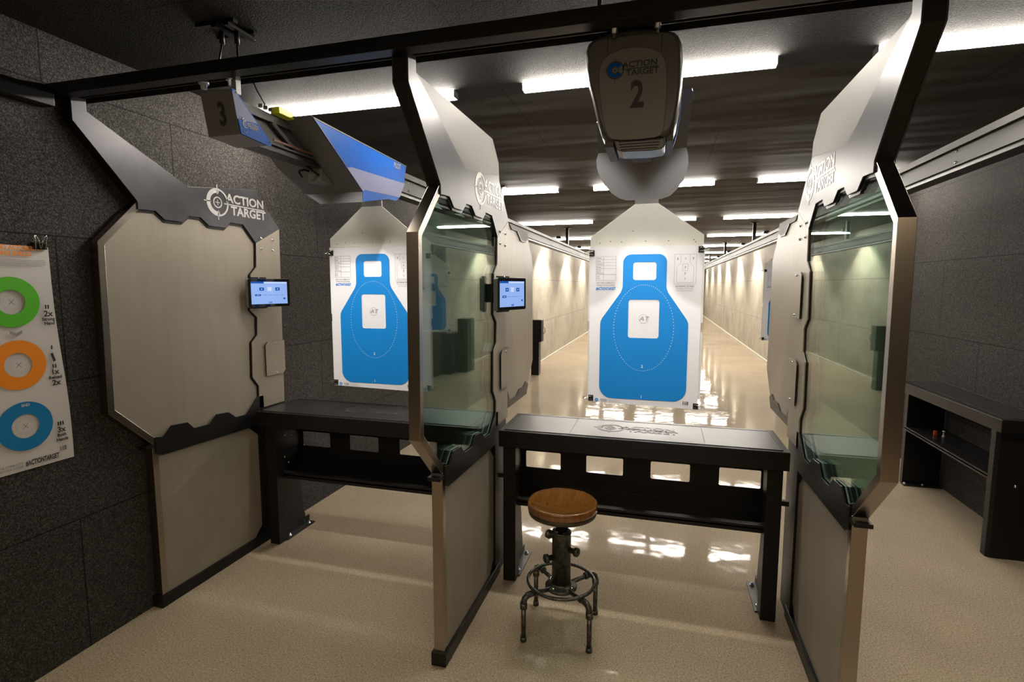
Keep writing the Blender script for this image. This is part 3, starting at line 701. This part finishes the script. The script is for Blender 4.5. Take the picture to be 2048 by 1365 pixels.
    # small mark, barcode
    mb.text('ACTION', .0095, (cx-.212, yq, z(1.040)), U, V, 'ink_grey', .0003); mb.text('TARGET', .0095, (cx-.210, yq, z(1.031)), U, V, 'ink_grey', .0003)
    mb.ring(cx-.252, z(1.036), .004, .010, 'y', yq, yq+.0003, 'print_blue', 16)
    mb.text('Action Target Inc.', .0075, (cx-.185, yq, z(1.040)), U, V, 'ink_grey', 0, align='LEFT'); mb.text('www.actiontarget.com', .0075, (cx-.185, yq, z(1.030)), U, V, 'ink_grey', 0, align='LEFT')
    mb.build('maker_mark', p, fix=False); mb = MB()
    x = cx+.222
    for k, wd in enumerate((2,1,1,3,1,2,1,1,2,3,1,1,2,1,3,1)):
        if k % 2 == 0: mb.flat([(x, z(1.034)), (x+wd*.00115, z(1.034)), (x+wd*.00115, z(1.054)), (x, z(1.054))], 'y', yq, 'ink')
        x += wd*.00115
    mb.build('barcode', p, fix=False); mb = MB()
    mb.ring(cx, z(1.507), .024, .0252, 'y', yq, yq+.0002, 'ink_grey', 30)
    mb.text('AT', .034, (cx+.002, yq, z(1.507)), U, V, 'ink_grey', .0002, sx=1.15, shear=.2)
    mb.build('center_mark', p, fix=False)
    for s_, nm in ((-1, 'left'), (1, 'right')):
        binder_clip(cx+s_*.298, y, zt-.022-(0 if s_ > 0 else .012), s_, 'binder clip, upper %s corner of the target %s' % (nm, lane_txt))
        binder_clip(cx+s_*(.298 if s_ > 0 else .292), y, b+.018+(0 if s_ > 0 else .016), s_, 'binder clip, lower %s corner of the target %s' % (nm, lane_txt))
target(t3[1], t3[2]-.014, 1.93, 'in the left lane', t3[0])
target(.792, 1.0-.012, 1.907, 'in the middle lane', t2[0])
target(t1[1], t1[2]-.012, 1.907, 'far away in the right lane', t1[0])

# ------------------------------------------------------------------ benches
def bench(ox, label):
    o = thing('shooting_bench', (ox+.77, .88, 0), label, 'bench', 'benches in the shooting stalls')
    X = lambda a: a+ox
    tp = MB().box(X(.045), X(1.497), .675, 1.087, .808, .900, 'black').build('bench_top', o, .003)
    mb = MB()
    for a, b in ((.078, .429), (.431, 1.116), (1.118, 1.464)): mb.box(X(a), X(b), .705, 1.045, .9, .9022, 'black_top')
    mb.build('top_mat', tp, .0006)
    mb = MB()
    for x0, x1, y0, y1 in ((.072, .078, .699, 1.051), (1.464, 1.470, .699, 1.051), (.072, 1.47, 1.045, 1.051), (.072, 1.47, .699, .705)): mb.box(X(x0), X(x1), y0, y1, .9, .9035, 'dark_steel')
    mb.build('top_rim', tp)
    mb = MB(); logo(mb, (X(.775), .885, .9023), (1,0,0), (0,1,0), .43, 'logo_dark', 'logo_dark', ex=.0012); mb.build('emblem', tp)
    for x in (.052, 1.412): MB().box(X(x), X(x+.072), .737, .815, 0, .809, 'black').build('leg', o, .002)
    outer = [(X(.06),.48), (X(1.485),.48), (X(1.485),.81), (X(.06),.81)]
    hs = [rrect(X(a), X(a+.215), .582, .684, .008) for a in (.112, .482, .853, 1.223)]
    MB().holed(outer, hs, 'y', 1.028, 1.034, 'black').build('back_panel', o)
    MB().box(X(.07), X(1.478), .80, 1.045, .448, .458, 'black_satin').box(X(.07), X(1.478), .800, .806, .430, .470, 'black').box(X(.06), X(1.485), 1.02, 1.035, .40, .482, 'black').build('shelf', o, .001)
    for s_, x in ((1, .085), (-1, 1.448)):
        b = MB().prism([(.812,.808), (1.03,.808), (.99,.46), (.986,.40), (1.05,.045), (.815,.045)], 'x', X(x-.003), X(x+.003), 'black').build('side_bracket', o)
        mb = MB().box(X(min(x, x+s_*.05)), X(max(x, x+s_*.05)), .80, 1.09, 0.0, .008, 'dark_steel').box(X(x-.004), X(x+.004), .80, 1.09, 0, .05, 'black'); mb.build('foot_plate', b)
        for y in (.85, 1.05): MB().lathe([(.013,.008), (.013,.012), (.007,.012), (.007,.024), (0,.025)], (X(x+s_*.026), y, 0), 'zinc', 'z', 12).build('anchor_bolt', b)
        for y, z in ((.87,.70), (.93,.735), (.94,.68), (.86,.55), (.90,.50), (.835,.06)): MB().lathe([(0,s_*.006), (.006,s_*.005), (.008,0)], (X(x+s_*.003), y, z), 'chrome', 'x', 10).build('bolt', b)
        xx = X(x-s_*.035) ; MB().box(min(xx, xx-s_*.04), max(xx, xx-s_*.04), .765, .79, .60, .625, 'black').build('wall_stud', o)
    return o
bench(-1.6, 'black steel bench in the left stall, under the angular blue carrier, with no stool')
bench(0, 'black steel bench in the middle stall, directly behind the wooden stool')
# ledge bench along the right wall
o = thing('wall_bench', (3.03, 2.4, 0), 'black bench running along the right wall, beyond the right partition', 'bench')
tp = MB().prism([(2.885,1.77), (3.19,1.77), (3.19,3.15), (2.86,3.15)], 'z', .805, .885, 'black').build('bench_top', o, .003)
MB().box(2.93, 3.15, 1.81, 3.12, .885, .887, 'black_top').box(3.176, 3.182, 1.8, 3.12, .885, .889, 'dark_steel').build('top_mat', tp)
MB().prism([(2.90,1.80), (2.885,1.815), (2.885,1.865), (2.92,1.865), (2.92,1.83), (3.19,1.83), (3.19,1.80)], 'z', 0, .806, 'black').build('end_leg', o, .002)
MB().box(2.92, 3.19, 3.10, 3.15, 0, .806, 'black').build('end_leg', o, .002)
sh = MB().box(2.90, 3.19, 1.835, 3.09, .49, .50, 'black_satin').box(2.90, 2.906, 1.835, 3.09, .478, .510, 'dark_steel').build('shelf', o)
MB().lathe([(0,-.008), (.008,-.006), (.010,0)], (3.0, 1.80, .47), 'chrome', 'y', 12).build('bolt', o)
MB().box(2.91, 3.19, 3.04, 3.10, 0, .008, 'dark_steel').build('foot_plate', o)
for x in (2.93, 3.06): MB().lathe([(.012,.008), (.012,.02), (0,.021)], (x, 3.07, 0), 'zinc', 'z', 10).build('anchor_bolt', o)
tag(MB().box(3.02, 3.04, 2.86, 2.875, .501, .535, 'orange').build('orange_tag', None, .001), 'tiny orange tag standing on the shelf of the bench along the right wall', 'tag')
tag(MB().lathe([(.010,0), (.010,.006), (.004,.008), (.004,.038), (.009,.040), (.009,.045), (0,.046)], (3.07, 2.83, .5005), 'white', 'z', 12).build('white_fitting'), 'tiny white fitting next to the orange tag on the wall bench shelf', 'fitting')

# ------------------------------------------------------------------ tablets
def tablet(X, label):
    o = thing('tablet', (X+.05, .68, 1.64), label, 'tablet', 'lane control tablets')
    p0 = Vector((X+.047, .657, 0)); u = Vector((.085, .271, 0)).normalized(); wd = .284; hgt = .178; zc = 1.645
    nrm = Vector((u.y, -u.x, 0)); up_ = Vector((0,0,1))
    def P(a, b, d): return p0 + u*a + up_*(zc+b) + nrm*d
    def slab(mb, poly, d0, d1, m):
        n = len(poly); mb.add([P(a, b, d0) for a, b in poly] + [P(a, b, d1) for a, b in poly], [tuple(range(n))[::-1], tuple(range(n, 2*n))] + [(i, (i+1) % n, n+(i+1) % n, n+i) for i in range(n)], m)
    mb = MB(); slab(mb, rrect(0, wd, -hgt/2, hgt/2, .012), -.028, -.001, 'grey_light'); mb.build('case', o, .002)
    mb = MB(); slab(mb, rrect(.001, wd-.001, -hgt/2+.001, hgt/2-.001, .011), -.001, .0005, 'bezel'); mb.build('bezel', o)
    mb = MB(); x0, x1, z0, z1 = .019, wd-.019, -hgt/2+.019, hgt/2-.019
    slab(mb, [(x0,z0), (x1,z0), (x1,z1), (x0,z1)], .0006, .0010, 'screen')
    W, Hh = x1-x0, z1-z0
    def r(a0, a1, b0, b1, m, d=.0014): slab(mb, [(x0+W*a0, z0+Hh*b0), (x0+W*a1, z0+Hh*b0), (x0+W*a1, z0+Hh*b1), (x0+W*a0, z0+Hh*b1)], .0009, d, m)
    r(0, 1, .0, .10, 'screen'); r(0, .34, .92, 1, 'screen_lo'); r(.36, .99, .925, .98, 'screen_hi')
    r(.22, .345, .60, .74, 'screen_lo'); r(.66, .785, .60, .74, 'screen_lo'); r(.10, .255, .355, .445, 'screen_lo'); r(.46, .56, .02, .10, 'screen_lo'); r(.88, .94, .20, .27, 'screen_lo')
    r(.44, .56, .58, .76, 'screen_hi'); r(.265, .30, .65, .69, 'screen_hi', .0018); r(.705, .74, .65, .69, 'screen_hi', .0018); r(.14, .215, .39, .41, 'screen_hi', .0018)
    for k in range(4): r(.30+.16*k, .42+.16*k, .395, .405, 'screen_lo')
    mb.build('display', o)
    mb = MB(); slab(mb, [(.03,.0885), (.13,.0885), (.13,.097), (.03,.097)], -.03, -.012, 'black'); slab(mb, [(.03,-.097), (.13,-.097), (.13,-.0885), (.03,-.0885)], -.03, -.012, 'black')
    slab(mb, [(.035,-.09), (.12,-.09), (.12,.09), (.035,.09)], -.034, -.028, 'black')
    mb.prism([(.70,1.60), (.80,1.60), (.80,1.70), (.70,1.70)], 'x', X+.0065, X+.035, 'black')
    br = mb.build('mount_bracket', o)
    q = P(.08, .093, -.010); MB().lathe([(0,.003), (.004,.002), (.005,0)], (q.x, q.y, q.z), 'chrome', 'x', 10).build('screw', br)
    return o
tablet(-1.6, 'lit tablet mounted on the beige pillar beside the dark left wall')
tablet(0, 'lit tablet mounted on the pillar of the glazed partition in the middle')

# ------------------------------------------------------------------ stool
sx, sy = .448, .410
o = thing('bar_stool', (sx, sy, 0), 'industrial pipe stool with a round dished wooden seat, in front of the middle bench', 'stool')
zs = .615
MB().lathe([(0,.016), (.06,.018), (.11,.026), (.150,.038), (.158,.042), (.164,.042), (.168,.036), (.168,.010), (.164,.004), (0,.004)], (sx+.005, sy-.012, zs), 'oak', 'z', 56).build('seat', o)
MB().lathe([(0,.004), (.164,.004), (.166,0), (.162,-.016), (.150,-.020), (0,-.020)], (sx+.005, sy-.012, zs), 'rim', 'z', 56).build('seat_rim', o)
MB().lathe([(0,0), (.020,0), (.020,-.10), (0,-.10)], (sx, sy, zs-.02), 'iron', 'z', 20).lathe([(.020,-.01), (.040,-.004), (.045,0)], (sx, sy, zs-.02), 'iron', 'z', 20).build('screw_stem', o)
col = MB().lathe([(.030,.275), (.047,.275), (.048,.268), (.046,.262), (.046,0), (.0,0)], (sx, sy, .225), 'iron', 'z', 28).lathe([(0,.27), (.031,.272), (.030,.275)], (sx, sy, .225), 'iron', 'z', 28)
for k in range(6):
    a = 2*pi*k/6; col.box(sx+.036*cos(a)-.006, sx+.036*cos(a)+.006, sy+.036*sin(a)-.006, sy+.036*sin(a)+.006, .49, .507, 'iron')
col = col.build('column', o)
def knob(ang, z):
    a = R(ang); d = Vector((cos(a), sin(a), 0)); c = Vector((sx, sy, z))
    MB().tube([c+d*.042, c+d*.075, c+d*.0751, c+d*.09, c+d*.094], [.013, .013, .022, .022, .017], 'iron', 18).tube([c+d*.094, c+d*.099], .006, 'iron', 6).build('valve_knob', col)
knob(-140, .375); knob(-20, .415); knob(150, .455)
fl = MB().lathe([(0,.0), (.075,.0), (.078,.004), (.078,.014), (.074,.018), (.052,.020), (.046,.03)], (sx, sy, .207), 'iron', 'z', 32).build('flange', o)
for k in range(4):
    a = pi/4*2*k+.35+pi/4; MB().lathe([(0,.012), (.006,.011), (.007,0)], (sx+.064*cos(a), sy+.064*sin(a), .225), 'chrome', 'z', 10).build('bolt', fl)
MB().tube([(sx+.163*cos(2*pi*k/48), sy+.163*sin(2*pi*k/48), .245) for k in range(48)], .0085, 'iron', 12, closed=True).build('foot_ring', o)
for fx, fy in ((.296,.258), (.289,.553), (.607,.267), (.600,.560)):
    d = Vector((fx-sx, fy-sy, 0)); L = d.length; d.normalize(); c = Vector((sx, sy, 0)); P = lambda r, z: c+d*r+Vector((0,0,z))
    lg = MB().tube([P(.06,.217), P(L-.045,.225)], .0105, 'iron', 14).tube([P(L-.060,.226), P(L-.045,.226), P(L-.022,.224), P(L-.006,.212), P(L,.190), P(L,.170)], .0145, 'iron', 14)\
        .tube([P(L,.195), P(L,.165)], [.0175,.0175], 'iron', 14).tube([P(L-.068,.226), P(L-.056,.226)], .0175, 'iron', 14).tube([P(L,.18), P(L,.0)], .0115, 'iron', 14)\
        .tube([P(L,.022), P(L,.0)], .0155, 'iron', 14).build('leg', o)

# ------------------------------------------------------------------ poster on the left wall
px = XL+.004
o = thing('poster', (px, -.64, .92), 'white training poster with green, orange and blue rings on the dark left wall', 'poster')
P = []; F = []; n = 12
yl = -.95
for j in range(n+1):
    for i in range(7):
        v_ = j/n; u_ = i/6; yr = -.335-.030*v_ + .004*sin(v_*7)
        P.append((px+.002+.004*sin(v_*5)*u_, yl+(yr-yl)*u_, .925+.931*v_-.003*u_))
for j in range(n):
    for i in range(6): a = j*7+i; F.append((a, a+1, a+8, a+7))
MB().add(P, F, 'poster_paper', True).build('sheet', o, fix=False)
xp = px+.0085; U, V = (0,1,0), (0,0,1)
for cy in (-.521, -.775):
    for z, m_ in ((1.624,'print_green'), (1.366,'print_orange'), (1.109,'print_poster_blue')):
        mb = MB().ring(cy+.004*(1.6-z)*4, z, .050, .102, 'x', xp-.0004, xp, m_, 56)
        yc = cy+.016*(1.6-z)
        mb.ring(yc, z, .029, .0297, 'x', xp, xp+.0002, 'ink_grey', 30).ring(yc, z, .036, .0366, 'x', xp, xp+.0002, 'ink_grey', 30)
        for s_ in (-1, 1): mb.add([(xp+.0002, yc-.010, z-s_*.010), (xp+.0002, yc-.009, z-s_*.0112), (xp+.0002, yc+.010, z+s_*.010), (xp+.0002, yc+.009, z+s_*.0112)], [(0,1,2,3)], 'ink')
        mb.build('ring', o, fix=False)
mb = MB(); g = 'ink'
mb.text('SPEED AND ACCURACY', .025, (xp, -.396, 1.8435), U, V, 'print_orange', .0009, align='RIGHT', sx=.88)
mb.text('TRAINING DRILLS', .025, (xp, -.434, 1.820), U, V, 'print_orange', .0009, align='RIGHT', sx=.88)
for k in range(5): mb.flat([(-.90, 1.7935-.0058*k), (-.384-(.012 if k == 4 else 0), 1.7935-.0058*k), (-.384-(.012 if k == 4 else 0), 1.7955-.0058*k), (-.90, 1.7955-.0058*k)], 'x', xp, 'ink_grey')
mb.build('title_print', o, fix=False); mb = MB()
def rounds(y, z, k, h=.018):
    for i in range(k): mb.prism(rrect(y+(i-(k-1)/2)*.0095-.003, y+(i-(k-1)/2)*.0095+.003, z-h/2, z+h/2, .0028, 3), 'x', xp-.0002, xp, 'ink')
rounds(-.394, 1.600, 2)
mb.text('2x', .034, (xp, -.392, 1.570), U, V, g, .0010)
mb.text('Strong', .0185, (xp, -.393, 1.547), U, V, g, .0007); mb.text('Hand', .0185, (xp, -.390, 1.529), U, V, g, .0007)
mb.build('caption_print', o, fix=False); mb = MB()
for cy in (-.515,):
    mb.flat([(cy-.022,1.508), (cy,1.497), (cy+.022,1.508), (cy+.022,1.496), (cy,1.483), (cy-.022,1.496)], 'x', xp, 'ink_grey')
mb.build('chevron_print', o, fix=False); mb = MB()
rounds(-.390, 1.425, 1); mb.prism([(-.397,1.398), (-.388,1.402), (-.378,1.366), (-.388,1.362)], 'x', xp-.0002, xp, 'ink'); rounds(-.386, 1.343, 2)
mb.text('1x', .032, (xp, -.386, 1.318), U, V, g, .0010); mb.text('Reload', .0185, (xp, -.386, 1.294), U, V, g, .0007); mb.text('2x', .032, (xp, -.384, 1.270), U, V, g, .0010)
mb.build('caption_print', o, fix=False); mb = MB()
rounds(-.382, 1.088, 3); mb.text('3x', .032, (xp, -.381, 1.060), U, V, g, .0010)
mb.text('Both', .0185, (xp, -.381, 1.036), U, V, g, .0007); mb.text('Hands', .0185, (xp, -.380, 1.016), U, V, g, .0007)
mb.build('caption_print', o, fix=False); mb = MB()
mb.text('#ACTIONTARGET', .030, (xp, -.399, .950), U, V, g, .0010, align='RIGHT', sx=.52)
mb.text('JOIN THE COMMUNITY', .013, (xp, -.535, .957), U, V, 'ink_grey', .0002, align='RIGHT', sx=.8); mb.text('SHARE YOUR SCORES', .013, (xp, -.535, .943), U, V, 'ink_grey', .0002, align='RIGHT', sx=.8)
mb.build('footer_print', o, fix=False); mb = MB()
mb.text('END', .015, (xp+.0006, -.507, 1.196), U, V, 'poster_paper', .0005)
mb.build('end_print', o, fix=False); mb = MB()
x = -.393
for k, wd in enumerate((2,1,1,3,1,2,1,1,2,3,1,1,2,1,3,1)):
    if k % 2 == 0: mb.flat([(x, .966), (x+wd*.0010, .966), (x+wd*.0010, .986), (x, .986)], 'x', xp, 'ink')
    x += wd*.0010
mb.build('barcode', o, fix=False)
for i, (y, tilt) in enumerate(((-.412, -.25), (-.392, .22))):
    c = thing('binder_clip', (px, y, 1.862), 'black binder clip on the top edge of the ring poster, %s of the touching pair' % side[2*i], 'clip', 'binder clips')
    P = [(px-.003, y-.014, 1.872), (px+.018, y-.014, 1.866), (px+.012, y-.017, 1.842), (px+.0, y-.017, 1.842)]; Q = [(a, b+.028+(.006 if k > 1 else 0), z) for k, (a, b, z) in enumerate(P)]
    MB().add(P+Q, [(0,1,2,3), (4,7,6,5), (0,1,5,4), (1,2,6,5), (2,3,7,6), (3,0,4,7)], 'black_satin').build('body', c)
    for s_ in (0, 1):
        z0 = 1.845 if s_ else 1.868; zt_ = 1.90
        MB().tube([(px+.018, y-.009, z0), (px+.022, y-.006+tilt*.02, 1.88), (px+.022, y-.004+tilt*.04, zt_-.006), (px+.022, y+tilt*.05, zt_), (px+.022, y+.005+tilt*.04, zt_-.006), (px+.022, y+.006+tilt*.02, 1.88), (px+.018, y+.009, z0)], .0013, 'chrome', 6).build('handle', c)

# ------------------------------------------------------------------ dark posts beside the range walls
def pedestal(s_, label):
    w0 = XL if s_ > 0 else XR; q = lambda a: w0+s_*a
    o = thing('control_pedestal', (q(.27), 7.7, 0), label, 'pedestal', 'dark posts beside the range walls')
    b = lambda a0, a1, y0, y1, z0, z1, m: MB().box(min(q(a0), q(a1)), max(q(a0), q(a1)), y0, y1, z0, z1, m)
    if s_ > 0:
        b(.20, .35, 7.62, 7.78, 0, .64, 'black').build('post', o, .004)
        b(.19, .40, 7.60, 7.80, .64, 1.05, 'black').build('cabinet', o, .006)
    else:
        b(.197, .40, 7.5, 7.9, 0, 1.05, 'black').build('cabinet', o, .006)
        b(.012, .195, 7.2, 7.9, 0, .78, 'black').build('low_box', o, .006)
    MB().tube([(q(.40), 7.7, .80), (q(.43), 7.7, .79), (q(.45), 7.7, .84), (q(.44), 7.7, .90), (q(.40), 7.7, .91)], .006, 'dark_steel', 8).build('handle', o)
    return o
pedestal(1, 'dark post with a wider top box beside the left concrete wall down the range')
pedestal(-1, 'dark cabinet with a lower box against the right concrete wall down the range')
